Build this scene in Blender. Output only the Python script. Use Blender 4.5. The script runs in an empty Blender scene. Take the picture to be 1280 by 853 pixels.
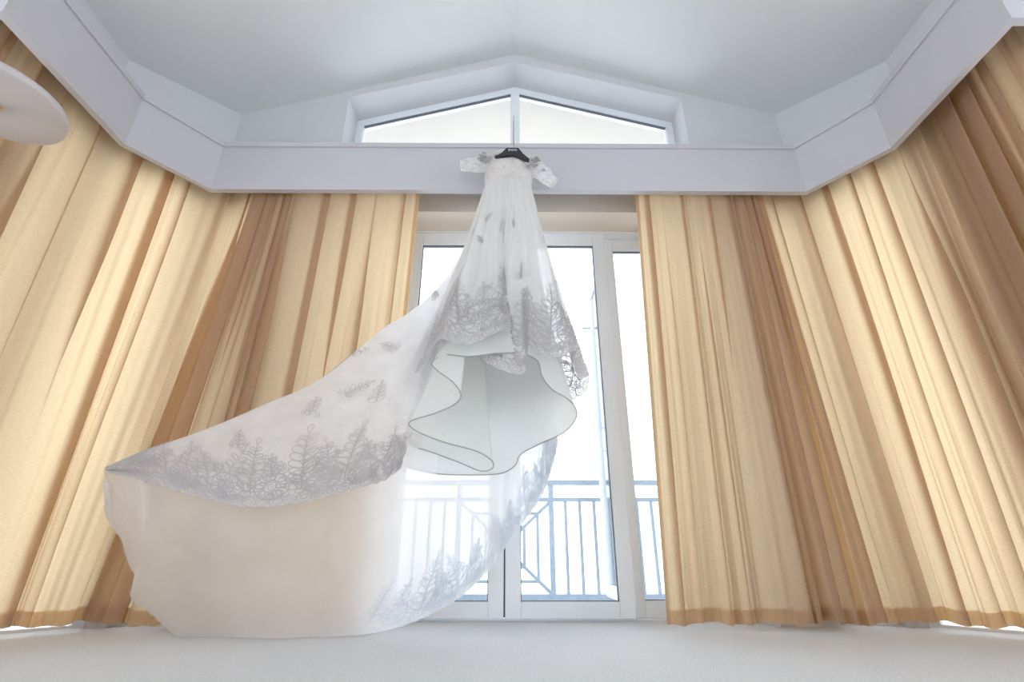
import bpy, bmesh, math, random
from mathutils import Vector, Matrix

# ------------------------------------------------------------------ camera, sky, exposure
random.seed(7)
SC = bpy.context.scene
COL = SC.collection
F_PX = 630.0                       # focal length in pixels of the 1280 wide frame
PITCH = math.atan(271.5 / F_PX)    # camera tilts up
CAM_Z = 0.307
CX = 636.0

cam_d = bpy.data.cameras.new('camera')
cam_d.sensor_width = 36.0
cam_d.lens = F_PX / 1280.0 * 36.0
cam_d.clip_start = 0.02
cam = bpy.data.objects.new('camera', cam_d)
COL.objects.link(cam)
cam.location = (0, 0, CAM_Z)
cam.rotation_euler = (math.pi / 2 + PITCH, 0, -math.radians(0.36))
SC.camera = cam

world = bpy.data.worlds.new('overcast_sky')
SC.world = world
world.use_nodes = True
bg = world.node_tree.nodes['Background']
bg.inputs['Color'].default_value = (0.90, 0.95, 1.0, 1)
bg.inputs['Strength'].default_value = 1.0

SC.view_settings.view_transform = 'Standard'
SC.view_settings.look = 'None'
SC.view_settings.gamma = 1.0
SC.view_settings.use_curve_mapping = False
SC.view_settings.exposure = 1.82

# ------------------------------------------------------------------ measuring helper
_c, _s = math.cos(PITCH), math.sin(PITCH)
def at(px, py, Y):
    """World point seen at a photo pixel when it stands Y metres in front of the camera."""
    x = px - CX; u = 426.5 - py
    k = Y / (F_PX * _c - u * _s)
    return Vector((x * k, Y, CAM_Z + (F_PX * _s + u * _c) * k))

# ------------------------------------------------------------------ object helpers
def link(o, parent=None):
    COL.objects.link(o)
    if parent is not None:
        o.parent = parent
    return o
def tag(o, label=None, cat=None, group=None, kind=None):
    if label: o['label'] = label
    if cat: o['category'] = cat
    if group: o['group'] = group
    if kind: o['kind'] = kind
    return o
def empty(name, loc=(0, 0, 0)):
    o = bpy.data.objects.new(name, None)
    o.empty_display_size = 0.05
    o.location = loc
    return link(o)
def mesh_obj(name, verts, faces, mat, parent=None, smooth=False, origin=None):
    me = bpy.data.meshes.new(name)
    if parent is not None:
        base = parent_loc(parent)
        verts = [Vector(v) - base for v in verts]
    me.from_pydata([tuple(v) for v in verts], [], faces)
    if smooth:
        me.polygons.foreach_set('use_smooth', [True] * len(me.polygons))
    me.update()
    me.materials.append(mat)
    o = bpy.data.objects.new(name, me)
    return link(o, parent)
def parent_loc(p):
    v = Vector((0, 0, 0))
    while p is not None:
        v = v + p.location
        p = p.parent
    return v

class MB:
    """Collects solid pieces and links them as one mesh object."""
    def __init__(self): self.v = []; self.f = []
    def box(self, a, b):
        x0, y0, z0 = a; x1, y1, z1 = b; n = len(self.v)
        self.v += [(x0,y0,z0),(x1,y0,z0),(x1,y1,z0),(x0,y1,z0),(x0,y0,z1),(x1,y0,z1),(x1,y1,z1),(x0,y1,z1)]
        self.f += [tuple(n+i for i in q) for q in ((0,3,2,1),(4,5,6,7),(0,1,5,4),(1,2,6,5),(2,3,7,6),(3,0,4,7))]
        return self
    def plan(self, pts, z0, z1):
        """a plan polygon (counter-clockwise) raised between two heights"""
        n = len(self.v); k = len(pts)
        self.v += [(p[0], p[1], z0) for p in pts] + [(p[0], p[1], z1) for p in pts]
        self.f.append(tuple(n + i for i in reversed(range(k))))
        self.f.append(tuple(n + k + i for i in range(k)))
        for i in range(k):
            j = (i + 1) % k
            self.f.append((n+i, n+j, n+k+j, n+k+i))
        return self
    def face(self, pts, y0, y1):
        """an XZ polygon given depth from y0 to y1"""
        n = len(self.v); k = len(pts)
        self.v += [(p[0], y0, p[1]) for p in pts] + [(p[0], y1, p[1]) for p in pts]
        self.f.append(tuple(n + i for i in range(k)))
        self.f.append(tuple(n + k + i for i in reversed(range(k))))
        for i in range(k):
            j = (i + 1) % k
            self.f.append((n+j, n+i, n+k+i, n+k+j))
        return self
    def bar(self, p, q, w, d=None):
        """square bar between two points"""
        d = d or w
        p, q = Vector(p), Vector(q); t = (q - p).normalized()
        a = Vector((0, 1, 0)) if abs(t.y) < 0.9 else Vector((1, 0, 0))
        s = t.cross(a).normalized(); a = s.cross(t).normalized(); n = len(self.v)
        for c in (p, q):
            for i, j in ((-1,-1),(1,-1),(1,1),(-1,1)):
                self.v.append(tuple(c + s * (i * w / 2) + a * (j * d / 2)))
        self.f += [tuple(n+i for i in qd) for qd in ((0,1,2,3),(7,6,5,4),(0,4,5,1),(1,5,6,2),(2,6,7,3),(3,7,4,0))]
        return self
    def tube(self, pts, r, seg=8, closed=False):
        pts = [Vector(p) for p in pts]; k = len(pts); n = len(self.v)
        up = Vector((0.13, 0.97, 0.21)).normalized()
        for i, p in enumerate(pts):
            a = pts[(i - 1) % k] if (closed or i > 0) else p
            b = pts[(i + 1) % k] if (closed or i < k - 1) else p
            t = (b - a)
            t = t.normalized() if t.length > 1e-9 else Vector((0, 0, 1))
            s = t.cross(up)
            if s.length < 1e-4: s = t.cross(Vector((1, 0, 0)))
            s.normalize(); w = s.cross(t)
            rr = r[i] if isinstance(r, (list, tuple)) else r
            for j in range(seg):
                an = 2 * math.pi * j / seg
                self.v.append(tuple(p + (s * math.cos(an) + w * math.sin(an)) * rr))
        for i in range(k if closed else k - 1):
            for j in range(seg):
                a0 = n + i * seg; b0 = n + ((i + 1) % k) * seg; jj = (j + 1) % seg
                self.f.append((a0 + j, a0 + jj, b0 + jj, b0 + j))
        if not closed:
            self.f.append(tuple(n + j for j in reversed(range(seg))))
            self.f.append(tuple(n + (k - 1) * seg + j for j in range(seg)))
        return self
    def lathe(self, prof, c, seg=40):
        n = len(self.v)
        for r, z in prof:
            for j in range(seg):
                an = 2 * math.pi * j / seg
                self.v.append((c[0] + r * math.cos(an), c[1] + r * math.sin(an), z))
        for i in range(len(prof) - 1):
            for j in range(seg):
                jj = (j + 1) % seg
                self.f.append((n+i*seg+j, n+i*seg+jj, n+(i+1)*seg+jj, n+(i+1)*seg+j))
        return self
    def build(self, name, mat, parent=None, smooth=False, bevel=0):
        o = mesh_obj(name, self.v, self.f, mat, parent, smooth)
        if bevel:
            m = o.modifiers.new('bevel', 'BEVEL'); m.width = bevel; m.segments = 2
            m.limit_method = 'ANGLE'
        return o

def catmull(pts, per=8, closed=False):
    P = [Vector(p) for p in pts]; n = len(P); out = []
    for i in range(n if closed else n - 1):
        p0 = P[(i-1) % n] if (closed or i > 0) else P[0] * 2 - P[1]
        p1 = P[i]; p2 = P[(i+1) % n]
        p3 = P[(i+2) % n] if (closed or i + 2 < n) else P[-1] * 2 - P[-2]
        for j in range(per):
            t = j / per
            out.append(0.5 * ((2*p1) + (p2-p0)*t + (2*p0-5*p1+4*p2-p3)*t*t + (3*p1-p0-3*p2+p3)*t**3))
    if not closed: out.append(P[-1].copy())
    return out
def resample(pts, n, closed=False):
    P = list(pts) + ([pts[0]] if closed else [])
    L = [0.0]
    for a, b in zip(P, P[1:]): L.append(L[-1] + (b - a).length)
    out = []; k = 0
    m = n if closed else n - 1
    for i in range(n):
        d = L[-1] * i / m
        while k < len(L) - 2 and L[k+1] < d: k += 1
        t = (d - L[k]) / max(L[k+1] - L[k], 1e-9)
        out.append(P[k].lerp(P[k+1], min(max(t, 0), 1)))
    return out
def sstep(t):
    t = min(max(t, 0), 1); return t * t * (3 - 2 * t)

# ------------------------------------------------------------------ materials
def new_mat(name):
    m = bpy.data.materials.new(name); m.use_nodes = True
    nt = m.node_tree; nt.nodes.clear()
    out = nt.nodes.new('ShaderNodeOutputMaterial')
    return m, nt, out
def node(nt, kind, **kw):
    n = nt.nodes.new(kind)
    for k, v in kw.items():
        if k in n.inputs: n.inputs[k].default_value = v
        else: setattr(n, k, v)
    return n
def plain(name, col, rough=0.6, noise=0.03, scale=8, bump=0.0, bscale=200, metallic=0.0):
    m, nt, out = new_mat(name); L = nt.links.new
    b = node(nt, 'ShaderNodeBsdfPrincipled', Roughness=rough, Metallic=metallic)
    tc = node(nt, 'ShaderNodeTexCoord')
    n1 = node(nt, 'ShaderNodeTexNoise', Scale=scale, Detail=4.0)
    L(tc.outputs['Object'], n1.inputs['Vector'])
    r = node(nt, 'ShaderNodeValToRGB')
    r.color_ramp.elements[0].position = 0.3; r.color_ramp.elements[1].position = 0.7
    r.color_ramp.elements[0].color = (*[c * (1 - noise) for c in col], 1)
    r.color_ramp.elements[1].color = (*[min(c * (1 + noise), 1) for c in col], 1)
    L(n1.outputs['Fac'], r.inputs['Fac']); L(r.outputs['Color'], b.inputs['Base Color'])
    if bump:
        n2 = node(nt, 'ShaderNodeTexNoise', Scale=bscale, Detail=3.0)
        L(tc.outputs['Object'], n2.inputs['Vector'])
        bp = node(nt, 'ShaderNodeBump', Strength=bump, Distance=0.01)
        L(n2.outputs['Fac'], bp.inputs['Height']); L(bp.outputs['Normal'], b.inputs['Normal'])
    L(b.outputs['BSDF'], out.inputs['Surface'])
    return m
def cloth(name, front, through, mix=0.5, opacity=1.0, weave=(90, 500), contrast=0.12, op_noise=0.0, spec=0.0, streak=(9, 9, 9)):
    """thin cloth: light scatters off the face and through it; opacity below 1 is an open net"""
    m, nt, out = new_mat(name); L = nt.links.new
    tc = node(nt, 'ShaderNodeTexCoord')
    mp = node(nt, 'ShaderNodeMapping'); mp.inputs['Scale'].default_value = (weave[0], weave[0], weave[1])
    L(tc.outputs['Object'], mp.inputs['Vector'])
    n1 = node(nt, 'ShaderNodeTexNoise', Scale=1.0, Detail=3.0)
    L(mp.outputs['Vector'], n1.inputs['Vector'])
    def tint(c):
        r = node(nt, 'ShaderNodeValToRGB')
        r.color_ramp.elements[0].position = 0.3; r.color_ramp.elements[1].position = 0.7
        r.color_ramp.elements[0].color = (*[x * (1 - contrast) for x in c], 1)
        r.color_ramp.elements[1].color = (*[min(x * (1 + contrast * 0.5), 1) for x in c], 1)
        L(n1.outputs['Fac'], r.inputs['Fac']); return r.outputs['Color']
    bp = node(nt, 'ShaderNodeBump', Strength=0.08, Distance=0.002)
    L(n1.outputs['Fac'], bp.inputs['Height'])
    d = node(nt, 'ShaderNodeBsdfDiffuse'); t = node(nt, 'ShaderNodeBsdfTranslucent')
    L(tint(front), d.inputs['Color']); L(tint(through), t.inputs['Color'])
    L(bp.outputs['Normal'], d.inputs['Normal']); L(bp.outputs['Normal'], t.inputs['Normal'])
    mx = node(nt, 'ShaderNodeMixShader', Fac=mix)
    L(d.outputs[0], mx.inputs[1]); L(t.outputs[0], mx.inputs[2])
    res = mx.outputs[0]
    if spec:
        g = node(nt, 'ShaderNodeBsdfGlossy', Roughness=0.45)
        m2 = node(nt, 'ShaderNodeMixShader', Fac=spec)
        L(res, m2.inputs[1]); L(g.outputs[0], m2.inputs[2]); res = m2.outputs[0]
    if opacity < 1:
        tr = node(nt, 'ShaderNodeBsdfTransparent')
        m3 = node(nt, 'ShaderNodeMixShader')
        mp2 = node(nt, 'ShaderNodeMapping'); mp2.inputs['Scale'].default_value = streak
        L(tc.outputs['Object'], mp2.inputs['Vector'])
        n2 = node(nt, 'ShaderNodeTexNoise', Scale=1.0, Detail=5.0)
        L(mp2.outputs['Vector'], n2.inputs['Vector'])
        mr = node(nt, 'ShaderNodeMapRange')
        mr.inputs['From Min'].default_value = 0.3; mr.inputs['From Max'].default_value = 0.7
        mr.inputs['To Min'].default_value = opacity - op_noise; mr.inputs['To Max'].default_value = min(opacity + op_noise, 1)
        L(n2.outputs['Fac'], mr.inputs['Value']); L(mr.outputs['Result'], m3.inputs['Fac'])
        L(tr.outputs[0], m3.inputs[1]); L(res, m3.inputs[2]); res = m3.outputs[0]
    L(res, out.inputs['Surface'])
    return m
def glass_mat(name, tint=(0.97, 0.985, 1.0), gloss=0.05):
    m, nt, out = new_mat(name); L = nt.links.new
    tr = node(nt, 'ShaderNodeBsdfTransparent'); tr.inputs['Color'].default_value = (*tint, 1)
    g = node(nt, 'ShaderNodeBsdfGlossy', Roughness=0.02)
    fr = node(nt, 'ShaderNodeFresnel', IOR=1.3)
    mx = node(nt, 'ShaderNodeMixShader')
    L(fr.outputs[0], mx.inputs['Fac']); L(tr.outputs[0], mx.inputs[1]); L(g.outputs[0], mx.inputs[2])
    L(mx.outputs[0], out.inputs['Surface'])
    return m

M = {
    'wall': plain('white_plaster', (0.70, 0.70, 0.72), 0.8, 0.012, 5, 0.04, 60),
    'wall_bounce': plain('plaster_with_warm_bounce', (0.86, 0.78, 0.68), 0.8, 0.012, 5, 0.04, 60),  # wall plaster with warm bounce light put into its colour
    'ceiling': plain('ceiling_paint', (0.74, 0.75, 0.75), 0.85, 0.01, 3, 0.03, 50),
    'pelmet': plain('pelmet_paint', (0.58, 0.57, 0.60), 0.6, 0.012, 4, 0.03, 40),
    'carpet': plain('carpet', (0.93, 0.94, 0.96), 0.95, 0.10, 120, 0.9, 260),
    'upvc': plain('white_window_plastic', (0.90, 0.94, 0.98), 0.35, 0.01, 6),
    'gasket': plain('dark_rubber', (0.10, 0.11, 0.13), 0.6),
    'rail': plain('blue_grey_paint', (0.29, 0.36, 0.45), 0.5, 0.08, 30),
    'slab': plain('balcony_concrete', (0.84, 0.82, 0.78), 0.8, 0.05, 12),
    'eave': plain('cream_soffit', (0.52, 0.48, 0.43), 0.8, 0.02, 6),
    'glass': glass_mat('window_glass'),
    'curtain': cloth('tan_curtain', (0.50, 0.37, 0.29), (1.0, 0.76, 0.46), 0.55, weave=(70, 420), contrast=0.10),
    'satin': cloth('white_satin', (0.94, 0.95, 0.93), (0.94, 0.95, 0.93), 0.58, weave=(60, 60), contrast=0.02, spec=0.03),
    'bodice': cloth('ivory_bodice', (0.86, 0.82, 0.80), (0.8, 0.75, 0.72), 0.25, weave=(160, 160), contrast=0.14),
    'tulle': cloth('white_tulle', (0.93, 0.90, 0.88), (0.92, 0.92, 0.94), 0.36, opacity=0.74, op_noise=0.03, weave=(300, 300), contrast=0.03, streak=(30, 30, 3)),
    'tulle_flap': cloth('white_tulle_double', (0.92, 0.90, 0.90), (0.93, 0.93, 0.95), 0.5, opacity=0.80, op_noise=0.07, weave=(300, 300), contrast=0.03, streak=(6, 10, 9)),
    'tulle_train': cloth('white_tulle_train', (0.94, 0.92, 0.92), (0.96, 0.96, 0.97), 0.56, opacity=0.92, op_noise=0.06, weave=(300, 300), contrast=0.03, streak=(3, 3, 3)),
    'sleeve': cloth('white_organza', (0.88, 0.87, 0.86), (0.9, 0.9, 0.9), 0.4, opacity=0.72, op_noise=0.15, weave=(200, 200), contrast=0.05, streak=(30, 30, 60)),
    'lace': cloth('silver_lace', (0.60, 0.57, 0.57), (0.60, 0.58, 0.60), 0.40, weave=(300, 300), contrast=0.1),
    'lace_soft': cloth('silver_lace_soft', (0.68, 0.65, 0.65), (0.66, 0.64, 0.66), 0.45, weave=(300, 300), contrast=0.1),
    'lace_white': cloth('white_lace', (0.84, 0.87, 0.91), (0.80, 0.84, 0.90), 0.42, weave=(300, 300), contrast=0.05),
    'piping': cloth('hem_piping', (0.55, 0.57, 0.56), (0.5, 0.52, 0.5), 0.3, weave=(200, 200), contrast=0.05),
    'applique': plain('grey_beaded_applique', (0.38, 0.36, 0.35), 0.4, 0.25, 120),
    'hanger': plain('black_plastic', (0.018, 0.017, 0.025), 0.35, 0.05, 20),
    'print': plain('white_print', (0.75, 0.75, 0.77), 0.5),
    'steel': plain('steel', (0.6, 0.6, 0.62), 0.25, 0.03, 20, metallic=1.0),
    'brass': plain('brass', (0.86, 0.58, 0.24), 0.3, 0.05, 20, metallic=1.0),
    'dish': plain('white_enamel', (0.62, 0.58, 0.57), 0.5, 0.015, 5),
}

# ------------------------------------------------------------------ plan of the bay
PEL = [(-3.2, 1.40), (-2.12, 1.40), (-2.12, 2.135), (-1.845, 2.5), (1.845, 2.5), (2.12, 2.135), (2.12, 1.40), (3.2, 1.40)]
def offset(d, pts=PEL):
    P = [Vector(p) for p in pts]; out = []
    for i, p in enumerate(P):
        ns = []
        for a, b in ((i-1, i), (i, i+1)):
            if a < 0 or b >= len(P): continue
            t = (P[b] - P[a]).normalized(); ns.append(Vector((-t.y, t.x)))
        if len(ns) == 1: out.append(p + ns[0] * d)
        else:
            m = (ns[0] + ns[1]); m /= m.length
            out.append(p + m * (d / m.dot(ns[0])))
    return out
Z_PB, Z_PT, Z_SOF = 2.403, 2.773, 2.45     # pelmet bottom, pelmet top, head of the door opening
RIDGE_X, RIDGE_Z, SLOPE = 0.043, 3.991, 0.33
def ceil_z(x): return RIDGE_Z - SLOPE * abs(x - RIDGE_X)
WI = offset(0.275); WO = offset(0.42)        # inner and outer wall faces
YW, YO = WI[3].y, 3.12
XW = WI[4].x

# floor, ceiling
o = MB().box((-3.8, -3.7, -0.15), (3.8, YO, 0.0)).build('floor', M['carpet']); tag(o, 'pale cream carpet covering the whole room', 'floor', kind='structure')
mb = MB()
cp = [(-3.8, ceil_z(-3.8)), (RIDGE_X - 0.10, ceil_z(RIDGE_X - 0.10)), (RIDGE_X, RIDGE_Z - 0.012), (RIDGE_X + 0.10, ceil_z(RIDGE_X + 0.10)), (3.8, ceil_z(3.8))]
for (xa, za), (xb, zb) in zip(cp, cp[1:]):
    mb.face([(xa, za), (xb, zb), (xb, zb + 0.12), (xa, za + 0.12)], -3.7, YO)
o = mb.build('ceiling', M['ceiling']); tag(o, 'pale grey-white ceiling rising to a shallow central ridge', 'ceiling', kind='structure')

# back wall with the door opening, two narrow windows and the gable window
GX, GW, GSILL, GCOR, GPEAK = 0.043, 1.255, 2.95, 3.508, 3.893
mb = MB()
for sx in (-1, 1):
    a, b = sorted((sx * 1.32, sx * 1.60)); mb.box((a, YW, 0), (b, YO, Z_SOF))
    i = 4 if sx > 0 else 3
    q = [(sx * 1.93, YW), (WI[i].x, WI[i].y), (WO[i].x, WO[i].y), (sx * 1.93, WO[i].y)]
    mb.plan(q if sx > 0 else q[::-1], 0, 3.5)
mb.box((-1.93, YW, Z_PT - 0.06), (1.93, YO, GSILL))
xl, xr = GX - GW, GX + GW
mb.face([(-1.93, GSILL), (xl, GSILL), (xl, GCOR), (xl, ceil_z(xl) + 0.05), (-1.93, ceil_z(-1.93) + 0.05)], YW, YO)
mb.face([(xl, GCOR), (GX, GPEAK), (GX, RIDGE_Z + 0.05), (xl, ceil_z(xl) + 0.05)], YW, YO)
mb.face([(GX, GPEAK), (xr, GCOR), (xr, ceil_z(xr) + 0.05), (GX, RIDGE_Z + 0.05)], YW, YO)
mb.face([(xr, GSILL), (1.93, GSILL), (1.93, ceil_z(1.93) + 0.05), (xr, ceil_z(xr) + 0.05), (xr, GCOR)], YW, YO)
o = mb.build('wall_back', M['wall']); tag(o, 'white back wall with door opening below and gabled window above', 'wall', kind='structure')

o = MB().box((-1.93, YW, Z_SOF), (1.93, YO, Z_PT - 0.06)).build('wall_header', M['wall_bounce']); tag(o, 'strip of wall between the pelmet and the door opening, warm bounce light painted in', 'wall', kind='structure')

def wall_seg(name, i, opening, label, top=3.5):
    """wall between plan corners i and i+1, with an optional opening (from, to along it)"""
    a, b, c, d = WI[i], WI[i+1], WO[i+1], WO[i]
    m = MB()
    def quad(s, e, z0, z1):
        q = [a.lerp(b, s), a.lerp(b, e), d.lerp(c, e), d.lerp(c, s)]
        m.plan(q, z0, z1)
    if opening:
        s, e = opening
        quad(0, s, 0, top); quad(e, 1, 0, top); quad(s, e, Z_SOF, top)
    else: quad(0, 1, 0, top)
    o = m.build(name, M['wall'])
    return tag(o, label, 'wall', kind='structure')
wall_seg('wall_back_left', 2, (0.07, 0.93), 'short angled white wall left of the back wall, with a tall window')
wall_seg('wall_back_right', 4, (0.07, 0.93), 'short angled white wall right of the back wall, with a tall window')
wall_seg('wall_left', 1, (0.30, 0.95), 'white side wall left of the bay, behind curtain')
wall_seg('wall_right', 5, None, 'white side wall right of the bay, behind curtain')
for sx, nm in ((-1, 'left'), (1, 'right')):
    i = 1 if sx < 0 else 6
    q = [(sx * 3.8, WI[i].y), (WI[i].x, WI[i].y), (WO[i].x, WO[i].y), (sx * 3.8, WO[i].y)]
    o = MB().plan(q if sx < 0 else q[::-1], 0, 3.4).build('wall_front_' + nm, M['wall']); tag(o, 'white room wall beside the bay mouth, ' + nm, 'wall', kind='structure')
    a, b = sorted((sx * 3.8, sx * 3.6))
    mb = MB(); y0, y1 = -2.4, 1.2
    mb.box((a, -3.7, 0), (b, y0, 3.2)); mb.box((a, y1, 0), (b, WI[i].y, 3.2)); mb.box((a, y0, 0), (b, y1, 0.4)); mb.box((a, y0, 2.4), (b, y1, 3.2))  # unseen opening, added so daylight fills the room from the side
    o = mb.build('wall_room_' + nm, M['wall']); tag(o, 'white room wall with a wide unglazed opening added for fill daylight, ' + nm, 'wall', kind='structure')
mb = MB()
mb.box((-3.8, -3.9, 0), (-1.3, -3.7, 3.2)); mb.box((1.3, -3.9, 0), (3.8, -3.7, 3.2)); mb.box((-1.3, -3.9, 0), (1.3, -3.7, 0.5)); mb.face([(-3.8, 2.3), (3.8, 2.3), (3.8, 3.2), (0, 4.2), (-3.8, 3.2)], -3.9, -3.7)  # unseen opening, added so daylight reaches the front of dress and pelmet
o = mb.build('wall_rear', M['wall']); tag(o, 'white rear room wall with an unglazed opening added for fill daylight', 'wall', kind='structure')

# pelmet: a board running round the bay with a bead along its top edge
def strip(name, d0, d1, z0, z1, mat, parent=None, rng=(0, 7)):
    A, B = offset(d0), offset(d1); m = MB()
    for i in range(*rng):
        m.plan([A[i], A[i+1], B[i+1], B[i]], z0, z1)
    return m.build(name, mat, parent)
pel = empty('trim_1', (0, 2.5, Z_PB)); tag(pel, 'grey-white pelmet board running round the bay above the curtains', 'pelmet', kind='structure')
strip('pelmet_board', 0.0, 0.036, Z_PB, Z_PT - 0.012, M['pelmet'], pel)
strip('pelmet_light_stop', 0.036, 0.274, Z_PT - 0.05, Z_PT - 0.03, M['pelmet'], pel)  # unseen board, added to stop light leaking up from behind the curtains
strip('pelmet_bead', -0.012, 0.040, Z_PT - 0.034, Z_PT, M['pelmet'], pel)

# ------------------------------------------------------------------ doors and windows
def leaf(parent, name, x0, x1, y0, y1, z0, z1, w, wb, wt):
    """a glazed frame of two stiles, two rails, bead and pane"""
    MB().box((x0, y0, z0), (x0 + w, y1, z1)).build('stile', M['upvc'], parent, bevel=0.004)
    MB().box((x1 - w, y0, z0), (x1, y1, z1)).build('stile', M['upvc'], parent, bevel=0.004)
    MB().box((x0 + w, y0, z0), (x1 - w, y1, z0 + wb)).build('bottom_rail', M['upvc'], parent, bevel=0.004)
    MB().box((x0 + w, y0, z1 - wt), (x1 - w, y1, z1)).build('top_rail', M['upvc'], parent, bevel=0.004)
    ym = (y0 + y1) / 2
    g = 0.004; m = MB(); a, b, c, d = x0 + w, x1 - w, z0 + wb, z1 - wt
    m.box((a, ym - 0.012, c), (a + g, ym + 0.012, d)); m.box((b - g, ym - 0.012, c), (b, ym + 0.012, d))
    m.box((a, ym - 0.012, c), (b, ym + 0.012, c + g)); m.box((a, ym - 0.012, d - g), (b, ym + 0.012, d))
    m.build('glazing_gasket', M['gasket'], parent)
    MB().box((a, ym - 0.004, c), (b, ym + 0.004, d)).build('pane', M['glass'], parent)
def door(name, x0, x1, y0, label):
    e = empty(name, ((x0 + x1) / 2, y0, 0.0)); tag(e, label, 'door', kind='structure')
    leaf(e, name, x0, x1, y0, y0 + 0.055, 0.012, Z_SOF - 0.012, 0.084, 0.082, 0.095)
    return e
d1 = door('door_1', -0.695, -0.026, 3.0, 'white framed glazed door leaf left of the centre gap, behind the dress train')
d2 = door('door_2', -0.018, 0.675, 3.0, 'white framed glazed door leaf right of the centre gap')
MB().box((-0.026, 3.012, 0.02), (-0.018, 3.04, Z_SOF - 0.02)).build('edge_seal', M['gasket'], d2)
for z in (0.42, 0.55, 1.2): MB().box((-0.030, 2.996, z), (-0.014, 3.0, z + 0.03)).build('latch_keep', M['steel'], d2)
door('door_3', 0.66, 1.30, 3.07, 'white framed fixed glazed panel half hidden by the right-hand curtain')
door('door_4', -1.30, -0.68, 3.07, 'white framed fixed glazed panel behind the left-hand curtain')
e = empty('trim_2', (0, 3.0, 0)); tag(e, 'white outer door frame and threshold', 'door frame', kind='structure')
MB().box((-1.32, 3.06, 0.0), (1.32, 3.12, 0.012)).build('threshold', M['upvc'], e)
MB().box((-1.32, 2.995, Z_SOF - 0.012), (1.32, 3.12, Z_SOF)).build('head', M['upvc'], e)
for sx in (-1, 1):
    a, b = sorted((sx * 1.30, sx * 1.32)); MB().box((a, 2.99, 0.0), (b, 3.14, Z_SOF - 0.012)).build('jamb', M['upvc'], e)

# leaves standing open on the balcony
def open_leaf(name, x, label):
    e = empty(name, (x, 3.16, 0.06)); tag(e, label, 'door', kind='structure')
    x0, x1 = x - 0.022, x + 0.022; y0, y1, z0, z1 = 3.16, 3.72, 0.075, 2.33
    MB().box((x0, y0, z0), (x1, y0 + 0.07, z1)).build('stile', M['upvc'], e, bevel=0.003)
    MB().box((x0, y1 - 0.07, z0), (x1, y1, z1)).build('stile', M['upvc'], e, bevel=0.003)
    MB().box((x0, y0 + 0.07, z0), (x1, y1 - 0.07, z0 + 0.07)).build('bottom_rail', M['upvc'], e)
    MB().box((x0, y0 + 0.07, z1 - 0.07), (x1, y1 - 0.07, z1)).build('top_rail', M['upvc'], e)
    MB().box((x - 0.005, y0 + 0.07, z0 + 0.07), (x + 0.005, y1 - 0.07, z1 - 0.07)).build('pane', M['glass'], e)
    s = -1 if x > 0 else 1
    MB().tube([(x + s * 0.022, y1 - 0.03, 1.02), (x + s * 0.06, y1 - 0.03, 1.03), (x + s * 0.07, y1 - 0.03, 1.07), (x + s * 0.07, y1 - 0.03, 1.15), (x + s * 0.05, y1 - 0.03, 1.19), (x + s * 0.022, y1 - 0.03, 1.2)], 0.006).build('handle', M['upvc'], e, True)
    MB().box((min(x + s * 0.02, x + s * 0.08), y1 - 0.05, 2.0), (max(x + s * 0.02, x + s * 0.08), y1 - 0.03, 2.012)).build('stay', M['rail'], e)
open_leaf('door_5', 0.672, 'narrow glazed leaf standing open on the balcony, right of the dress')
open_leaf('door_6', -0.76, 'narrow glazed leaf standing open on the balcony, left of the dress')

# gabled window
e = empty('window_1', (GX, 3.0, GSILL)); tag(e, 'white framed gabled window with a central mullion above the pelmet', 'window', kind='structure')
FW = 0.055; y0, y1 = 3.0, 3.06
k = (GPEAK - GCOR) / GW
def gz(x, dz): return GPEAK - k * abs(x - GX) - dz
dz = FW * 1.15
MB().face([(xl, GCOR - dz), (GX, GPEAK - dz), (GX, GPEAK), (xl, GCOR)], y0, y1).build('sloping_rail', M['upvc'], e, bevel=0.003)
MB().face([(GX, GPEAK - dz), (xr, GCOR - dz), (xr, GCOR), (GX, GPEAK)], y0, y1).build('sloping_rail', M['upvc'], e, bevel=0.003)
MB().box((xl, y0, GSILL), (xl + FW, y1, GCOR - dz + 0.015)).build('stile', M['upvc'], e, bevel=0.003)
MB().box((xr - FW, y0, GSILL), (xr, y1, GCOR - dz + 0.015)).build('stile', M['upvc'], e, bevel=0.003)
MB().box((xl + FW, y0, GSILL), (xr - FW, y1, GSILL + 0.06)).build('bottom_rail', M['upvc'], e)
MB().box((GX - 0.036, y0 - 0.004, GSILL + 0.06), (GX + 0.036, y1, GPEAK - dz)).build('mullion', M['upvc'], e, bevel=0.003)
for sx in (-1, 1):
    xa, xb = (xl + FW, GX - 0.036) if sx < 0 else (GX + 0.036, xr - FW)
    MB().face([(xa, GSILL + 0.06), (xb, GSILL + 0.06), (xb, gz(xb, dz)), (xa, gz(xa, dz))], y0 + 0.026, y0 + 0.034).build('pane', M['glass'], e)
    MB().bar((xa, y0 + 0.02, gz(xa, dz) - 0.003), (xb, y0 + 0.02, gz(xb, dz) - 0.003), 0.007, 0.02).build('glazing_gasket', M['gasket'], e)

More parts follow.
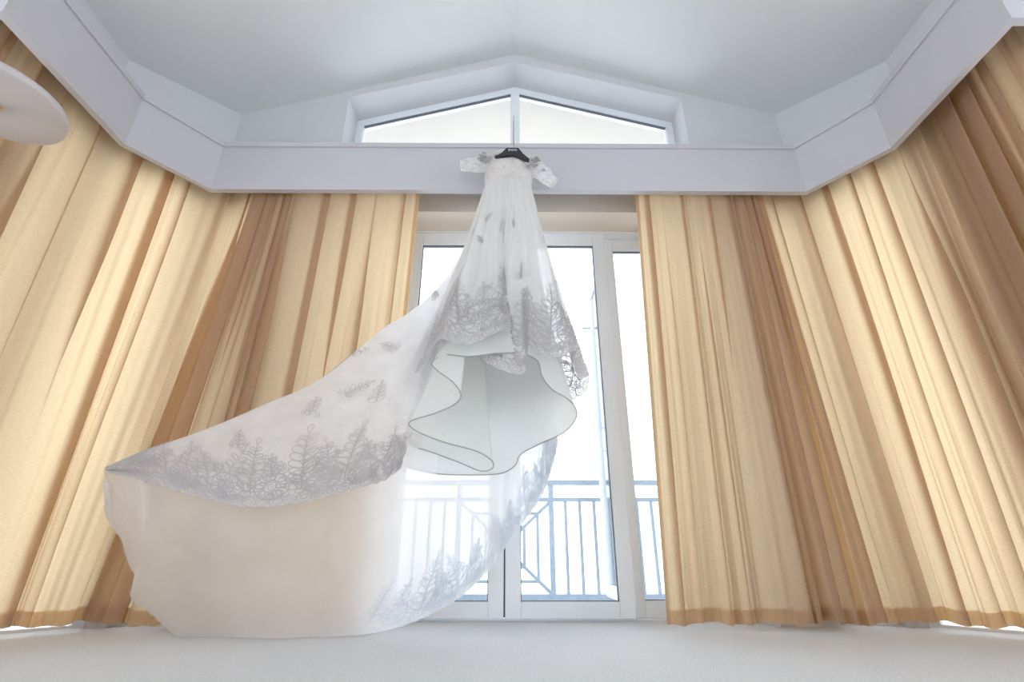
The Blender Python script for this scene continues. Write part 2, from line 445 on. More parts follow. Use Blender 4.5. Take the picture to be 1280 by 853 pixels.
# tall narrow windows behind the curtains
def plan_window(name, p, q, label, z0=0.0, z1=Z_SOF):
    p, q = Vector(p), Vector(q); t = (q - p).normalized(); n = Vector((-t.y, t.x)); L = (q - p).length
    e = empty(name, (p.x, p.y, z0)); tag(e, label, 'window', kind='structure')
    def bx(nm, s, f, za, zb, mat, d0=0.0, d1=0.06):
        MB().plan([p + t*s + n*d0, p + t*f + n*d0, p + t*f + n*d1, p + t*s + n*d1], za, zb).build(nm, mat, e)
    bx('stile', 0, 0.05, z0, z1, M['upvc']); bx('stile', L - 0.05, L, z0, z1, M['upvc'])
    bx('bottom_rail', 0.05, L - 0.05, z0, z0 + 0.012, M['upvc']); bx('top_rail', 0.05, L - 0.05, z1 - 0.05, z1, M['upvc'])
    bx('pane', 0.05, L - 0.05, z0 + 0.012, z1 - 0.05, M['glass'], 0.026, 0.034)
MID = [a.lerp(b, 0.5) for a, b in zip(WI, WO)]
plan_window('window_2', (-1.93, 2.84), (-1.60, 2.84), 'narrow window of the back wall glowing behind the left curtain')
plan_window('window_3', (1.60, 2.84), (1.93, 2.84), 'narrow window of the back wall glowing behind the right curtain')
plan_window('window_4', MID[2].lerp(MID[3], 0.08), MID[2].lerp(MID[3], 0.92), 'angled window glowing behind the left curtain')
plan_window('window_5', MID[4].lerp(MID[5], 0.08), MID[4].lerp(MID[5], 0.92), 'angled window glowing behind the right curtain')
plan_window('window_6', MID[1].lerp(MID[2], 0.31), MID[1].lerp(MID[2], 0.94), 'side window glowing behind the left curtain')

# ------------------------------------------------------------------ balcony
o = MB().box((-3.2, YO, -0.20), (3.2, 4.72, -0.05)).build('balcony_floor', M['slab']); tag(o, 'pale concrete balcony floor outside the glazed doors', 'floor', kind='structure')
RY = 4.5
rl = empty('balcony_railing', (-0.03, RY, -0.05)); tag(rl, 'blue-grey metal balcony railing with nested-square centre panel outside the doors', 'railing')
def rb(name, a, b, w, d=None): return MB().bar((a[0], RY, a[1]), (b[0], RY, b[1]), w, d).build(name, M['rail'], rl)
ZT, ZM, ZB = 0.906, 0.766, 0.020
RC, RH = -0.03, 0.39
rb('top_rail', (-2.6, ZT), (2.6, ZT), 0.042, 0.05)
rb('upper_rail', (-2.6, ZM), (2.6, ZM), 0.034)
rb('bottom_rail', (-2.6, ZB), (2.6, ZB), 0.045)
for x in (RC - RH, RC + RH, RC - 2.0, RC + 2.0): rb('post', (x, -0.05), (x, ZT - 0.02), 0.042)
zc = (ZM + ZB) / 2; hh = (ZM - ZB) / 2
for sx in (-1, 1):
    for i in range(1, 13):
        x = RC + sx * (RH + 0.122 * i)
        rb('baluster', (x, ZB + 0.02), (x, ZM - 0.016), 0.025)
    for sz in (-1, 1):
        rb('diagonal_bar', (RC + sx * RH * 0.97, zc + sz * hh * 0.94), (RC + sx * 0.10, zc + sz * 0.10), 0.027)
for fr in (0.70, 0.41):
    for sg in (-1, 1):
        rb('panel_bar', (RC - RH * fr, zc + sg * hh * fr), (RC + RH * fr, zc + sg * hh * fr), 0.025)
        rb('panel_bar', (RC + sg * RH * fr, zc - hh * fr), (RC + sg * RH * fr, zc + hh * fr), 0.025)
# roof overhang outside the gabled window
mb = MB()
for sx in (-1, 1):
    x2 = GX + sx * 3.4
    z2 = RIDGE_Z + 0.02 - SLOPE * 3.4
    q = [(GX, RIDGE_Z + 0.02), (x2, z2), (x2, z2 + 0.1), (GX, RIDGE_Z + 0.12)]
    mb.face(q if sx > 0 else q[::-1], YO, YO + 1.2)
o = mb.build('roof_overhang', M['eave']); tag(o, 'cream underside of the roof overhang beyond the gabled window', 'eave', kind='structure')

# ------------------------------------------------------------------ curtains
CP = offset(0.115)
def path_raw(u):
    """u metres along the curtain track from the middle of the back wall, positive to the right"""
    s = 1 if u >= 0 else -1; u = abs(u)
    pts = [Vector((0, CP[4].y))] + [CP[4], CP[5], CP[6], CP[7]]
    for a, b in zip(pts, pts[1:]):
        L = (b - a).length
        if u <= L or b is pts[-1]:
            p = a + (b - a) * (u / L); return Vector((p.x * s, p.y))
        u -= L
def path(u):
    p = Vector((0, 0)); n = 0
    for k in (-0.09, -0.045, 0, 0.045, 0.09): p += path_raw(u + k); n += 1
    p /= n
    t = (path_raw(u + 0.10) - path_raw(u - 0.10)).normalized()
    return p, Vector((-t.y, t.x))        # point and outward normal (towards the window)

def curtain(label, folds, u_first, u_last, seed, zt=2.70, zb=0.034, rows=44, waves=1.0, back=0.0):
    """folds: (u at top, u at hem, tuck width, depth, tuck strength). Cloth runs from u_first to u_last, each a (top, hem) pair."""
    R = random.Random(seed)
    root = empty('curtain', (*path(u_first[0])[0], 0.0))
    tag(root, label, 'curtain', 'tan full-length curtains round the bay')
    folds = sorted(folds)
    ph = [(R.uniform(0, 6.3), R.uniform(0, 6.3), R.uniform(-2.2, 2.2), R.uniform(0.5, 1.3)) for _ in range(len(folds) + 1)]
    wob = [(R.uniform(0, 6.3), R.uniform(2, 5), R.uniform(0.002, 0.012)) for _ in folds]
    env = [R.choice((0, 0, 0, 1, 2)) for _ in folds]
    def strength(i, v):
        if env[i] == 1: return 1 - 0.9 * sstep((v - 0.25) / 0.5)
        if env[i] == 2: return 0.35 + 0.9 * sstep((v - 0.1) / 0.4)
        return 1.0
    def row(v):
        pts = []
        cs = []
        for i, (ct, cb, W, D, K) in enumerate(folds):
            c = ct + (cb - ct) * (v ** 1.15) + wob[i][2] * math.sin(wob[i][0] + wob[i][1] * v) * v
            cs.append(c)
        ua = u_first[0] + (u_first[1] - u_first[0]) * v; ub = u_last[0] + (u_last[1] - u_last[0]) * v
        prev_end, prev_d = ua, 0.012
        NP, NF = 12, 12
        for i in range(len(folds) + 1):
            if i < len(folds):
                ct, cb, W, D, K = folds[i]
                Dv = D * (0.75 + 0.75 * v) * strength(i, v)
                Wv = W * (1 + 0.7 * v)
                nxt = cs[i] - Wv / 2
            else: nxt = ub; Dv = 0.0
            a, b, c, d = ph[i]
            span = nxt - prev_end
            for j in range(NP):
                t = j / NP
                bulge = math.sin(math.pi * t)
                w = waves * min(abs(span) / 0.2, 1.3) * (0.25 + v) * (0.007 * d * math.sin(a + 9 * t + c * v * 1.5) + 0.0045 * math.sin(b + 17 * t - 1.3 * c * v)) * bulge
                dep = prev_d * (1 - t) + 0.0 * t - 0.006 * bulge * (0.3 + v) + w
                pts.append((prev_end + span * t, dep))
            if i < len(folds):
                Kv = K * (1 - 0.45 * v) * strength(i, v)
                for j in range(NF):
                    t = j / NF
                    p = nxt + Wv * t + Kv * Wv * math.sin(2 * math.pi * t) * 0.55
                    pts.append((p, Dv * sstep(t)))
                prev_end, prev_d = nxt + Wv, Dv
        pts.append((ub, 0.0))
        return pts
    vs = [i / (rows - 1) for i in range(rows)]
    hemz = 0.095
    vh = (zt - hemz) / (zt - zb)
    vs = sorted(set(vs + [vh]))
    grid = []
    for v in vs:
        z = zt + (zb - zt) * v
        r = []
        for u, d in row(v):
            p, n = path(u)
            r.append((p, n, d, z + (0.006 * math.sin(u * 23 + seed) + 0.004 * math.sin(u * 61)) * max(0, v - 0.9) * 10, u))
        grid.append(r)
    nc = len(grid[0])
    def sheet(name, r0, r1, c0, c1, extra, sgn=1):
        V = []; F = []
        for i in range(r0, r1):
            for j in range(c0, c1):
                p, n, d, z, u = grid[i][j]
                q = p + n * (d + extra + back)
                V.append(Vector((q.x, q.y, z)))
        w = c1 - c0
        for i in range(r1 - r0 - 1):
            for j in range(w - 1):
                F.append((i*w + j, i*w + j + 1, (i+1)*w + j + 1, (i+1)*w + j))
        return mesh_obj(name, V, F, M['curtain'], root, True)
    sheet('fabric', 0, len(vs), 0, nc, 0.0)
    ih = vs.index(vh)
    sheet('hem', ih, len(vs), 0, nc, 0.006)
    sheet('side_hem', 0, len(vs), 0, 5, 0.004)
    sheet('side_hem', 0, len(vs), nc - 5, nc, 0.004)
    return root

def even(u0t, u1t, u0b, u1b, n, seed, W=0.02, D=0.03, K=0.55, jit=0.25):
    R = random.Random(seed); out = []
    for i in range(n):
        t = (i + 0.5 + R.uniform(-jit, jit)) / n
        out.append((u0t + (u1t - u0t) * t, u0b + (u1b - u0b) * t, W * R.uniform(0.7, 1.3), D * R.uniform(0.6, 1.3), K * R.uniform(0.5, 1.4)))
    return out

# left of the doors: flat tucked pleats, bunched on its outer side
fl = even(-1.22, -0.60, -1.25, -0.64, 4, 3, 0.040, 0.034, 1.35, 0.12) + even(-1.585, -1.30, -1.80, -1.36, 5, 5, 0.040, 0.046, 1.3, 0.3)
curtain('tan curtain left of the glazed doors, its outer folds bunched brown', fl, (-1.60, -1.82), (-0.567, -0.60), 11, waves=1.6, back=-0.045)
fr = even(0.84, 1.34, 0.76, 1.26, 5, 8, 0.032, 0.028, 1.1, 0.25) + even(1.36, 1.59, 1.34, 1.69, 5, 9, 0.036, 0.046, 1.3, 0.3)
curtain('tan curtain right of the glazed doors, its outer folds bunched brown', fr, (0.816, 0.715), (1.60, 1.705), 12, waves=1.6, back=-0.045)
f2 = even(1.62, 2.22, 1.74, 2.22, 4, 15, 0.042, 0.036, 1.35, 0.2) + even(2.22, 3.3, 2.22, 3.3, 8, 16, 0.042, 0.046, 1.3, 0.25)
curtain('wide tan curtain round the right-hand corner of the bay', f2, (1.56, 1.66), (3.30, 3.30), 13, waves=2.2, back=0.045)
f1 = even(-2.25, -1.62, -2.25, -1.82, 4, 22, 0.042, 0.036, 1.35, 0.2) + even(-3.3, -2.25, -3.3, -2.25, 6, 23, 0.042, 0.05, 1.3, 0.25)
curtain('wide tan curtain round the left-hand corner of the bay, beside the lamp', f1, (-3.30, -3.30), (-1.56, -1.78), 14, waves=2.4, back=0.045)

# ------------------------------------------------------------------ wedding dress
def grid_mesh(name, G, mat, parent, closed=False):
    V = [p for r in G for p in r]; w = len(G[0]); F = []
    for i in range(len(G) - 1):
        for j in range(w if closed else w - 1):
            jj = (j + 1) % w
            F.append((i*w + j, i*w + jj, (i+1)*w + jj, (i+1)*w + j))
    return mesh_obj(name, V, F, mat, parent, True)
class Surf:
    """Sampled surface: rows run down, columns run along the hem. Lace is drawn on it in metres from the hem."""
    def __init__(self, G, closed=False, arow=-1):
        self.G = G; self.closed = closed; self.nr = len(G); self.nc = len(G[0])
        self.arc = [0.0]
        n = self.nc if closed else self.nc - 1
        for j in range(n): self.arc.append(self.arc[-1] + (G[arow][(j+1) % self.nc] - G[arow][j]).length)
        self.len = []
        for j in range(self.nc):
            self.len.append(sum((G[i+1][j] - G[i][j]).length for i in range(self.nr - 1)))
    def pt(self, r, c):
        r = min(max(r, 0), self.nr - 1.001); i = int(r); fr = r - i
        if self.closed: c = c % self.nc
        else: c = min(max(c, 0), self.nc - 1.001)
        j = int(c); fc = c - j; jj = (j + 1) % self.nc
        G = self.G
        return G[i][j].lerp(G[i][jj], fc).lerp(G[i+1][j].lerp(G[i+1][jj], fc), fr)
    def rc(self, a, b):
        A = self.arc
        if self.closed: a = a % A[-1]
        a = min(max(a, 0), A[-1] - 1e-6)
        lo, hi = 0, len(A) - 1
        while hi - lo > 1:
            m = (lo + hi) // 2
            if A[m] <= a: lo = m
            else: hi = m
        c = lo + (a - A[lo]) / max(A[lo+1] - A[lo], 1e-9)
        L = self.len[int(c) % self.nc]
        return (self.nr - 1) * (1 - b / L), c
    def at(self, a, b):
        r, c = self.rc(a, b)
        p = self.pt(r, c)
        e = 0.6
        n = (self.pt(r, c + e) - self.pt(r, c - e)).cross(self.pt(r + e, c) - self.pt(r - e, c))
        n = n.normalized() if n.length > 1e-12 else Vector((0, -1, 0))
        if n.dot(p - Vector((0, 0, CAM_Z))) > 0: n = -n
        return p, n
def lace_mesh(name, S, curves, mat, parent, off=0.003):
    V = []; F = []
    for cv, w in curves:
        P = [S.at(a, b) for a, b in cv]
        k0 = len(V)
        for i, (p, n) in enumerate(P):
            t = P[min(i+1, len(P)-1)][0] - P[max(i-1, 0)][0]
            s = t.cross(n)
            s = s.normalized() if s.length > 1e-12 else Vector((1, 0, 0))
            V.append(p + n * off + s * w / 2); V.append(p + n * off - s * w / 2)
        for i in range(len(P) - 1):
            F.append((k0 + 2*i, k0 + 2*i + 1, k0 + 2*i + 3, k0 + 2*i + 2))
    return mesh_obj(name, V, F, mat, parent)
def ring(x, y, r, n=12, w=0.003): return ([(x + r * math.cos(6.2832*i/n), y + r * math.sin(6.2832*i/n)) for i in range(n + 1)], w)
def curl(x, y, r, a, turns=1.4, w=0.003, s=1):
    return ([(x + r * (1 - t) * math.cos(a + s * 6.2832 * turns * t), y + r * (1 - t) * math.sin(a + s * 6.2832 * turns * t)) for t in [i / 16 for i in range(16)]], w)
def leaf_loop(x, y, L, a, fat=0.32, w=0.003):
    out = []
    for i in range(13):
        t = 6.2832 * i / 12
        u = L * (0.5 - 0.5 * math.cos(t)); v = L * fat * math.sin(t) * (0.5 + 0.5 * math.sin(t / 2))
        out.append((x + u * math.cos(a) - v * math.sin(a), y + u * math.sin(a) + v * math.cos(a)))
    return (out, w)
def rosette(x, y, r, w=0.003):
    out = [curl(x, y, r * 0.42, 0.3, 2.2, w), ring(x, y, r * 0.5, 14, w)]
    for k in range(8):
        a = 6.2832 * k / 8
        out.append(leaf_loop(x + r * 0.5 * math.cos(a), y + r * 0.5 * math.sin(a), r * 0.5, a, 0.42, w))
    out.append(ring(x, y, r * 1.08, 22, w * 1.3))
    return out
def spray(x, y, h, a, R, w=0.003):
    out = []; n = max(4, int(h / 0.034)); pts = []
    bend = R.uniform(-0.5, 0.5)
    px, py, an = x, y, a
    for i in range(n):
        pts.append((px, py))
        sz = h * 0.26 * (1 - i / n) ** 0.6 + 0.010
        for s in (-1, 1):
            out.append(leaf_loop(px, py, sz * R.uniform(0.8, 1.2), an + s * R.uniform(0.7, 1.1), 0.3, w))
            if R.random() < 0.25: out.append(curl(px + s * sz * math.sin(an), py - s * sz * math.cos(an) * 0.5, sz * 0.4, R.uniform(0, 6), 1.2, w, s))
        px += h / n * math.cos(an); py += h / n * math.sin(an); an += bend / n
    out.append((pts + [(px, py)], w * 1.2)); out.append(leaf_loop(px, py, h * 0.12, an, 0.35, w))
    return out
def band(a0, a1, height, R, w=0.003, peaks=0.20, step=0.036, dense=1.0):
    """lace border: scallops along the hem, rosettes, leaf sprays rising from it, curls between"""
    out = []; a = a0
    while a < a1:
        r = step * R.uniform(0.42, 0.56)
        out.append(ring(a, r, r, 10, w * 1.2)); out.append(ring(a, r, r * 0.5, 8, w))
        out.append(curl(a + step * 0.5, r * 2.5, r * 0.9, R.uniform(0, 6), 1.3, w))
        a += step
    a = a0 + peaks * 0.4; k = 0
    while a < a1:
        out += rosette(a, height * R.uniform(0.28, 0.36), height * 0.20, w)
        out += spray(a + peaks * 0.45, height * 0.25, height * R.uniform(0.6, 1.0), math.pi / 2 + R.uniform(-0.25, 0.25), R, w)
        out += spray(a, height * 0.5, height * R.uniform(0.3, 0.55), math.pi / 2 + R.uniform(-0.4, 0.4), R, w)
        a += peaks * R.uniform(0.85, 1.15); k += 1
    for i in range(int((a1 - a0) * height * 420 * dense)):
        x = R.uniform(a0, a1); y = height * (0.12 + 0.62 * R.random() ** 1.5)
        if R.random() < 0.6: out.append(curl(x, y, R.uniform(0.016, 0.032), R.uniform(0, 6), R.uniform(0.9, 1.4), w, R.choice((-1, 1))))
        else: out.append(leaf_loop(x, y, R.uniform(0.035, 0.06), R.uniform(0, 6), 0.35, w))
    return out

dress = empty('wedding_dress', at(634, 232, 2.40))
tag(dress, 'white wedding dress with lace overskirt and long tulle train blowing to the left', 'dress')

# bodice
ZWA = at(634, 234, 2.38).z
ZTOP = at(634, 197, 2.38).z
def ell(cx, cy, a, b, z, n=48, tilt=0.0, zf=None):
    return [Vector((cx + a * math.sin(6.2832*i/n), cy - b * math.cos(6.2832*i/n), z + (zf(6.2832*i/n) if zf else 0))) for i in range(n)]
CYD = 2.385
G = []
for t in [i / 14 for i in range(15)]:
    z = ZTOP + (ZWA - ZTOP) * t
    a = 0.128 + 0.016 * math.sin(math.pi * t * 0.9) + 0.004 * t
    b = 0.062 + 0.018 * math.sin(math.pi * min(t * 1.25, 1))
    def zf(an, t=t): return (1 - t) * (0.012 * math.cos(2 * an) - 0.012 * math.sin(an) - (0.05 if math.cos(an) < 0 else 0) * -math.cos(an) * 0.4)
    cx = -0.008 + 0.012 * (1 - t)
    ringp = ell(cx, CYD, a, b, z, zf=zf)
    for q in ringp:                         # soft bust shaping on the front
        if q.y < CYD:
            for s in (-1, 1):
                d2 = ((q.x - cx - s * 0.062) / 0.05) ** 2 + ((t - 0.45) / 0.3) ** 2
                q.y -= 0.022 * math.exp(-d2)
    G.append(ringp)
bod = grid_mesh('bodice', G, M['bodice'], dress, True)
BS = Surf(G, True)
R = random.Random(4); cv = []
for i in range(46):
    a = R.uniform(0, BS.arc[-1]); b = R.uniform(0.02, 0.22)
    cv.append(curl(a, b, R.uniform(0.008, 0.018), R.uniform(0, 6), 1.4, 0.002)) if R.random() < 0.5 else cv.append(leaf_loop(a, b, 0.03, R.uniform(0, 6), 0.35, 0.002))
tag(lace_mesh('embroidery', BS, cv, M['lace'], bod, 0.002), kind='stuff')
MB().tube(ell(-0.008, CYD, 0.137, 0.066, ZWA + 0.004), 0.004, 6, True).build('waist_seam', M['bodice'], bod, True)

# off-shoulder sleeves: loose open tubes
def sleeve(pts, radii, flat, seed):
    R = random.Random(seed)
    P = resample(catmull(pts, 6), 14); G = []
    for i, p in enumerate(P):
        t = (P[min(i+1, 13)] - P[max(i-1, 0)]).normalized()
        s = t.cross(Vector((0, 1, 0))).normalized(); w = Vector((0, 1, 0))
        f = i / 13; k = f * (len(radii) - 1); j = min(int(k), len(radii) - 2); r = radii[j] + (radii[j+1] - radii[j]) * (k - j)
        G.append([p + s * (r * math.cos(6.2832*q/28) * (1 + 0.10 * math.sin(3 * 6.2832*q/28 + i * 0.9 + seed))) + w * (r * flat * math.sin(6.2832*q/28)) for q in range(28)])
    s_o = grid_mesh('sleeve', G, M['sleeve'], dress, True)
    MB().tube(G[-1], 0.0022, 5, True).build('cuff', M['satin'], s_o, True)
    return s_o
yS = 2.37
sleeve([at(609, 206, yS), at(597, 206, yS - 0.01), at(585, 207, yS - 0.015), at(575, 207, yS - 0.02)], [0.060, 0.052, 0.046, 0.034], 0.7, 1)
sleeve([at(664, 209, yS), at(673, 213, yS - 0.01), at(682, 221, yS - 0.015), at(691, 229, yS - 0.02)], [0.062, 0.056, 0.047, 0.034], 0.7, 3)
def applique(px, py, seed):
    R = random.Random(seed); m = MB()
    for k in range(16):
        c = at(px + R.gauss(0, 3.6), py + R.gauss(0, 3.2), yS - 0.055 - R.uniform(0, 0.01)); r = R.uniform(0.006, 0.011)
        an = R.uniform(0, 6.28)
        for q in range(5):                 # five small petals
            a = an + 6.2832 * q / 5
            m.tube([c, c + Vector((math.cos(a) * r, -0.003, math.sin(a) * r)), c + Vector((math.cos(a) * r * 1.7, 0.001, math.sin(a) * r * 1.7))], [0.0012, 0.003, 0.0008], 5)
    return tag(m.build('shoulder_flower', M['applique'], dress, True), 'cluster of small grey beaded petals', kind='stuff')
applique(604, 198, 5); applique(668, 203, 6)

# skirts: lofted from the waist to a ruffled hem
def smooth_closed(P, r):
    n = len(P); return [sum((P[(i + k) % n] for k in range(-r, r + 1)), Vector((0, 0, 0))) / (2*r + 1) for i in range(n)]
def skirt(hem_px, waist, n=260, rows=46, power=2.6, bell=0.0, flute=0.0, fl_n=26, seed=0):
    H = resample(catmull([at(*p) for p in hem_px], 10, True), n, True)
    Hs = smooth_closed(smooth_closed(H, n // 11), n // 11)
    cen = sum(Hs, Vector((0, 0, 0))) / n
    W = []
    for p in Hs:
        an = math.atan2((p.x - cen.x) / 1.4, -(p.y - cen.y)); W.append(waist(an))
    W = smooth_closed(W, 4)
    G = []
    for i in range(rows):
        v = i / (rows - 1)
        r = []
        for j in range(n):
            base = W[j].lerp(Hs[j], v)
            hx = v - bell * math.sin(math.pi * v)
            base = Vector((W[j].x + (Hs[j].x - W[j].x) * hx, W[j].y + (Hs[j].y - W[j].y) * hx, base.z))
            p = base + (H[j] - Hs[j]) * (v ** power)
            if flute:
                o = (Hs[j] - cen); o.z = 0; o.normalize()
                p += o * (flute * (v ** 0.7) * (1 - v ** 3) * math.sin(6.2832 * fl_n * j / n + seed + 2 * math.sin(j * 0.05)))
            r.append(p)
        G.append(r)
    return G
def waist_ring(an, a=0.137, b=0.07): return Vector((-0.008 + a * math.sin(an), CYD - b * math.cos(an), ZWA))
UND = [(512,528,2.22),(544,517,2.13),(568,506,2.08),(576,494,2.05),(566,478,2.07),(547,464,2.12),(540,454,2.18),(556,444,2.14),(585,446,2.06),(620,442,2.04),(652,442,2.05),
       (672,452,2.08),(677,470,2.09),(690,487,2.10),(712,501,2.13),(721,519,2.22),(706,540,2.36),(675,555,2.41),(651,568,2.43),(644,582,2.44),(626,592,2.46),(590,594,2.48),(540,592,2.49),
       (506,582,2.48),(495,562,2.46),(520,560,2.44),(570,577,2.43),(600,589,2.42),(614,587,2.40),(617,580,2.38),(610,572,2.36),(592,563,2.35),(555,553,2.33),(522,540,2.29)]
GU = skirt(UND, lambda an: waist_ring(an, 0.132, 0.062), power=2.4, bell=0.05)
und = grid_mesh('underskirt', GU, M['satin'], dress, True)
MB().tube(GU[-1], 0.0028, 5, True).build('hem_piping', M['piping'], und, True)
OVR = [(610,520,2.53),(555,512,2.50),(518,494,2.46),(505,470,2.36),(520,466,2.26),(534,452,2.20),(543,432,2.14),(552,424,2.08),(570,430,2.02),(589,430,2.00),(604,424,2.00),
       (622,415,2.03),(641,409,2.10),(632,420,2.17),(600,444,2.17),(618,459,2.08),(645,468,2.02),(656,464,2.01),(658,445,2.03),(660,431,2.06),
       (675,444,2.03),(690,448,2.02),(705,444,2.03),(721,438,2.08),(717,458,2.16),(726,473,2.18),(737,469,2.22),(734,486,2.30),(724,496,2.38),(692,508,2.50),(650,518,2.53)]
GO = skirt(OVR, lambda an: waist_ring(an, 0.140, 0.074), power=2.2, bell=-0.02, flute=0.010, fl_n=22, seed=1)
ovr = grid_mesh('overskirt', GO, M['tulle'], dress, True)
SO = Surf(GO, True, 34)
R = random.Random(21)
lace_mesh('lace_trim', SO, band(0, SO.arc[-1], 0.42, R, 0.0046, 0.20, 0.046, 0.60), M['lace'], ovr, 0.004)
cv = []
for i in range(10):
    lace_mesh('lace_sprig', SO, spray(R.uniform(0, SO.arc[-1]), R.uniform(0.5, 0.95), R.uniform(0.06, 0.10), R.uniform(0.6, 2.6), R, 0.004), M['lace'], ovr, 0.004)

# train
def ruled(top, bot, nc=150, nr=46, bulge=None):
    A = catmull([Vector(p) for p in top], 12); B = catmull([Vector(p) for p in bot], 12)
    m = len(A); G = []
    for i in range(nr):
        t = i / (nr - 1); r = []
        for j in range(nc):
            k = j / (nc - 1) * (m - 1); q = min(int(k), m - 2); fr = k - q
            a = A[q].lerp(A[q+1], fr); b = B[q].lerp(B[q+1], fr)
            p = a.lerp(b, t); s = j / (nc - 1)
            d = bulge(s, t) if bulge else (0, 0, 0)
            w = at(p.x + d[0], p.y + d[1], p.z + d[2])
            w.z = max(w.z, 0.006)
            r.append(w)
        G.append(r)
    return G
topA = [(598,275,2.37),(556,348,2.34),(520,386,2.32),(478,412,2.30),(400,475,2.25),(330,507,2.22),(265,535,2.20),(190,562,2.18),(134,586,2.15)]
botA = [(500,585,2.30),(482,600,2.24),(450,610,2.18),(420,618,2.14),(370,630,2.08),(310,634,2.04),(250,622,2.05),(190,604,2.09),(134,590,2.14)]
def bulA(s, t): return (0, 0, -0.05 * math.sin(math.pi * t) * math.sin(math.pi * min(s * 1.2, 1)) + 0.014 * math.sin(9 * t + 14 * s) * math.sin(math.pi * t) + 0.012 * math.sin(38 * s + 3 * t) * (1 - s) * t)
GA = ruled(topA, botA, bulge=bulA)
flap = grid_mesh('train_flap', GA, M['tulle_flap'], dress)
SA = Surf(GA)
R = random.Random(31)
LA = SA.arc[-1]
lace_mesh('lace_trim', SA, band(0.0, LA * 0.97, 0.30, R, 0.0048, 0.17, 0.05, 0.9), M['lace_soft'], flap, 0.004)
cv = []
def sprig_at(px, py, h, a):
    best = None
    for i in range(0, SA.nr, 1):
        for j in range(0, SA.nc, 2):
            p = SA.G[i][j]; q = at(px, py, p.y); d = (q - p).length
            if best is None or d < best[0]: best = (d, i, j)
    _, i, j = best
    return spray(SA.arc[j], SA.len[j] * (1 - i / (SA.nr - 1)), h, a, R, 0.003)
for px, py, h, a in ((432, 491, 0.09, 2.6), (452, 441, 0.08, 0.4), (497, 436, 0.07, 0.5), (545, 372, 0.06, 1.0), (470, 505, 0.10, 1.5), (385, 520, 0.08, 1.9), (300, 560, 0.08, 1.5)):
    lace_mesh('lace_sprig', SA, sprig_at(px, py, h, a), M['lace'], flap, 0.004)

topB = [(655,262,2.52),(648,262,2.52),(638,262,2.52),(628,262,2.52),(615,266,2.51),(598,282,2.48),(550,357,2.43),(480,415,2.37),(400,478,2.31),(330,510,2.27),(265,538,2.24),(215,556,2.22),(190,565,2.21),(170,573,2.20),(150,580,2.18),(132,588,2.16)]
botB = [(697,556,2.56),(680,615,2.56),(640,672,2.56),(612,712,2.55),(562,756,2.53),(482,789,2.46),(400,796,2.41),(330,798,2.40),(270,798,2.42),(224,795,2.44),(192,768,2.41),(166,747,2.38),(172,722,2.36),(158,690,2.32),(140,648,2.26),(134,610,2.18)]
def bulB(s, t):
    left = sstep((s - 0.3) / 0.3)
    d = -0.16 * math.sin(math.pi * t ** 0.9) * left * (1 - sstep((s - 0.8) / 0.2))
    d += 0.022 * math.sin(60 * s + 2.5 * t + 2 * math.sin(7 * s)) * t * (1 - 0.65 * left)
    d += 0.016 * math.sin(26 * s + 5 * t) * math.sin(math.pi * t) * left
    dx = 4.0 * math.sin(24 * t + 60 * s) * left * sstep((s - 0.72) / 0.2) * t
    return (dx, 0, d)
GB = ruled(topB, botB, nc=220, nr=56, bulge=bulB)
train = grid_mesh('train', GB, M['tulle_train'], dress)
SB = Surf(GB)
R = random.Random(41)
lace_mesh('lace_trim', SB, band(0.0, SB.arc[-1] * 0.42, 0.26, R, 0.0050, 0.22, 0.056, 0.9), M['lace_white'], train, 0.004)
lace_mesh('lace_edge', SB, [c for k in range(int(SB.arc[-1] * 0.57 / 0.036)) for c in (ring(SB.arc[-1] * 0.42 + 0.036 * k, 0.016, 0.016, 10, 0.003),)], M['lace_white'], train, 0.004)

# ------------------------------------------------------------------ hanger
yh = 2.28
hg = empty('clothes_hanger', at(640, 186, yh)); tag(hg, 'black plastic clothes hanger at the top of the dress, hooked over the pelmet', 'hanger')
outline = [(617, 194.6), (622, 193), (627, 190), (630, 186.5), (632.5, 184.5), (647, 184.5), (649, 187), (653, 191.5), (657, 195), (661, 198), (660.5, 200.5), (655, 199.5), (648, 196), (641, 193.4), (636, 193.6), (628, 194.6), (618, 196)]
V = [at(x, y, yh - 0.010) for x, y in outline] * 2
n = len(outline)
for i in range(n): V[n + i] = V[i] + Vector((0, 0.020, 0))
F = [tuple(range(n)), tuple(reversed(range(n, 2*n)))] + [((i+1) % n, i, n + i, n + (i+1) % n) for i in range(n)]
o = mesh_obj('hanger_body', V, F, M['hanger'], hg)
bv = o.modifiers.new('bevel', 'BEVEL'); bv.width = 0.003; bv.segments = 2; bv.limit_method = 'ANGLE'
top = at(640, 186, yh - 0.01)
hx = top.x + 0.006
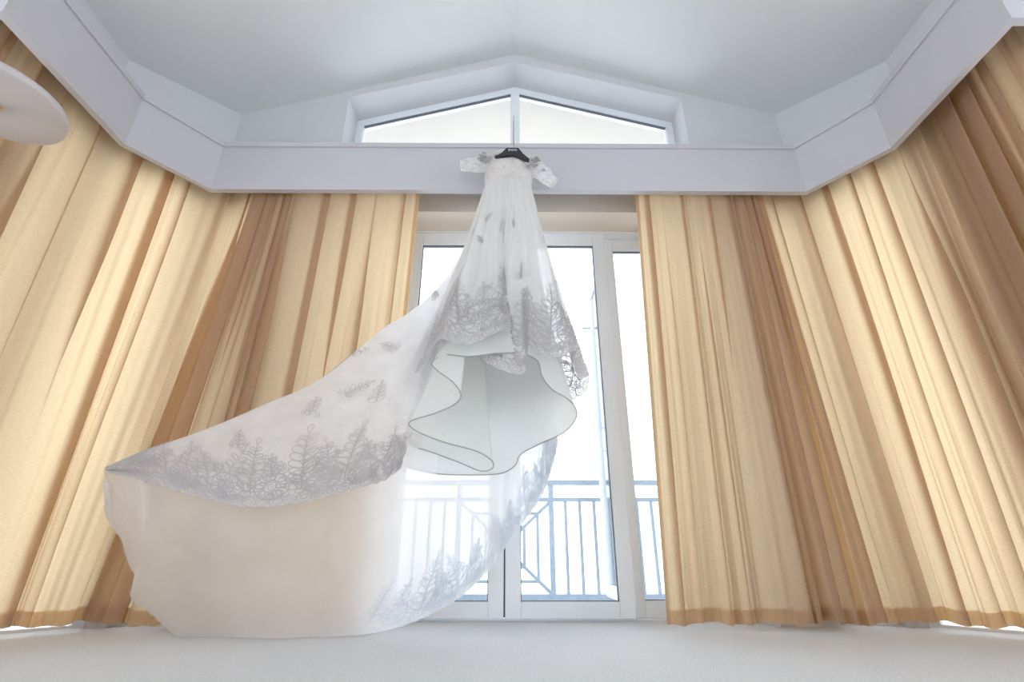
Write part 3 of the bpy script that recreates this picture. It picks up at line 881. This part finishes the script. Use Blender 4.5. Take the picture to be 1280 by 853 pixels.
MB().tube(catmull([(hx, yh, top.z - 0.006), (hx, yh, top.z + 0.02), (hx, yh + 0.02, Z_PT + 0.03), (hx, 2.485, Z_PT + 0.055), (hx, 2.53, Z_PT + 0.045), (hx, 2.548, Z_PT + 0.01), (hx, 2.548, Z_PT - 0.01)], 6), 0.0028, 8).build('hook', M['steel'], hg, True)
fc = bpy.data.curves.new('lettering', 'FONT'); fc.body = 'BRIDE'; fc.size = 0.020; fc.extrude = 0.0004; fc.align_x = 'CENTER'; fc.align_y = 'CENTER'
tmp = bpy.data.objects.new('tmp', fc); COL.objects.link(tmp)
bpy.context.view_layer.update()
me = bpy.data.meshes.new_from_object(tmp.evaluated_get(bpy.context.evaluated_depsgraph_get()))
bpy.data.objects.remove(tmp)
lo = bpy.data.objects.new('lettering', me); me.materials.clear(); me.materials.append(M['print'])
link(lo, hg); lo.rotation_euler = (math.pi / 2, 0, 0)
lo.location = at(639.8, 187.6, yh - 0.0112) - hg.location

# ------------------------------------------------------------------ floor lamp
lc = (-1.81, 1.30); LZ = 1.767
lamp = empty('floor_lamp', (lc[0], lc[1], 0)); tag(lamp, 'standing lamp with a white dish shade and brass stem in front of the curtain', 'lamp')
MB().lathe([(0.0, 0.0), (0.14, 0.0), (0.14, 0.012), (0.12, 0.024), (0.02, 0.034), (0.0, 0.034)], lc).build('base', M['brass'], lamp, True)
MB().tube([(lc[0], lc[1], 0.03), (lc[0], lc[1], LZ - 0.06)], 0.011, 12).build('pole', M['brass'], lamp, True)
MB().lathe([(0.0, LZ - 0.075), (0.018, LZ - 0.075), (0.022, LZ - 0.06), (0.016, LZ - 0.03), (0.026, LZ - 0.008), (0.026, LZ + 0.0), (0.0, LZ + 0.0)], lc, 24).build('fitting', M['brass'], lamp, True)
MB().lathe([(0.0, LZ - 0.002), (0.10, LZ - 0.001), (0.198, LZ + 0.004), (0.205, LZ + 0.010), (0.204, LZ + 0.030), (0.199, LZ + 0.030), (0.196, LZ + 0.012), (0.0, LZ + 0.006)], lc, 64).build('dish_shade', M['dish'], lamp, True)
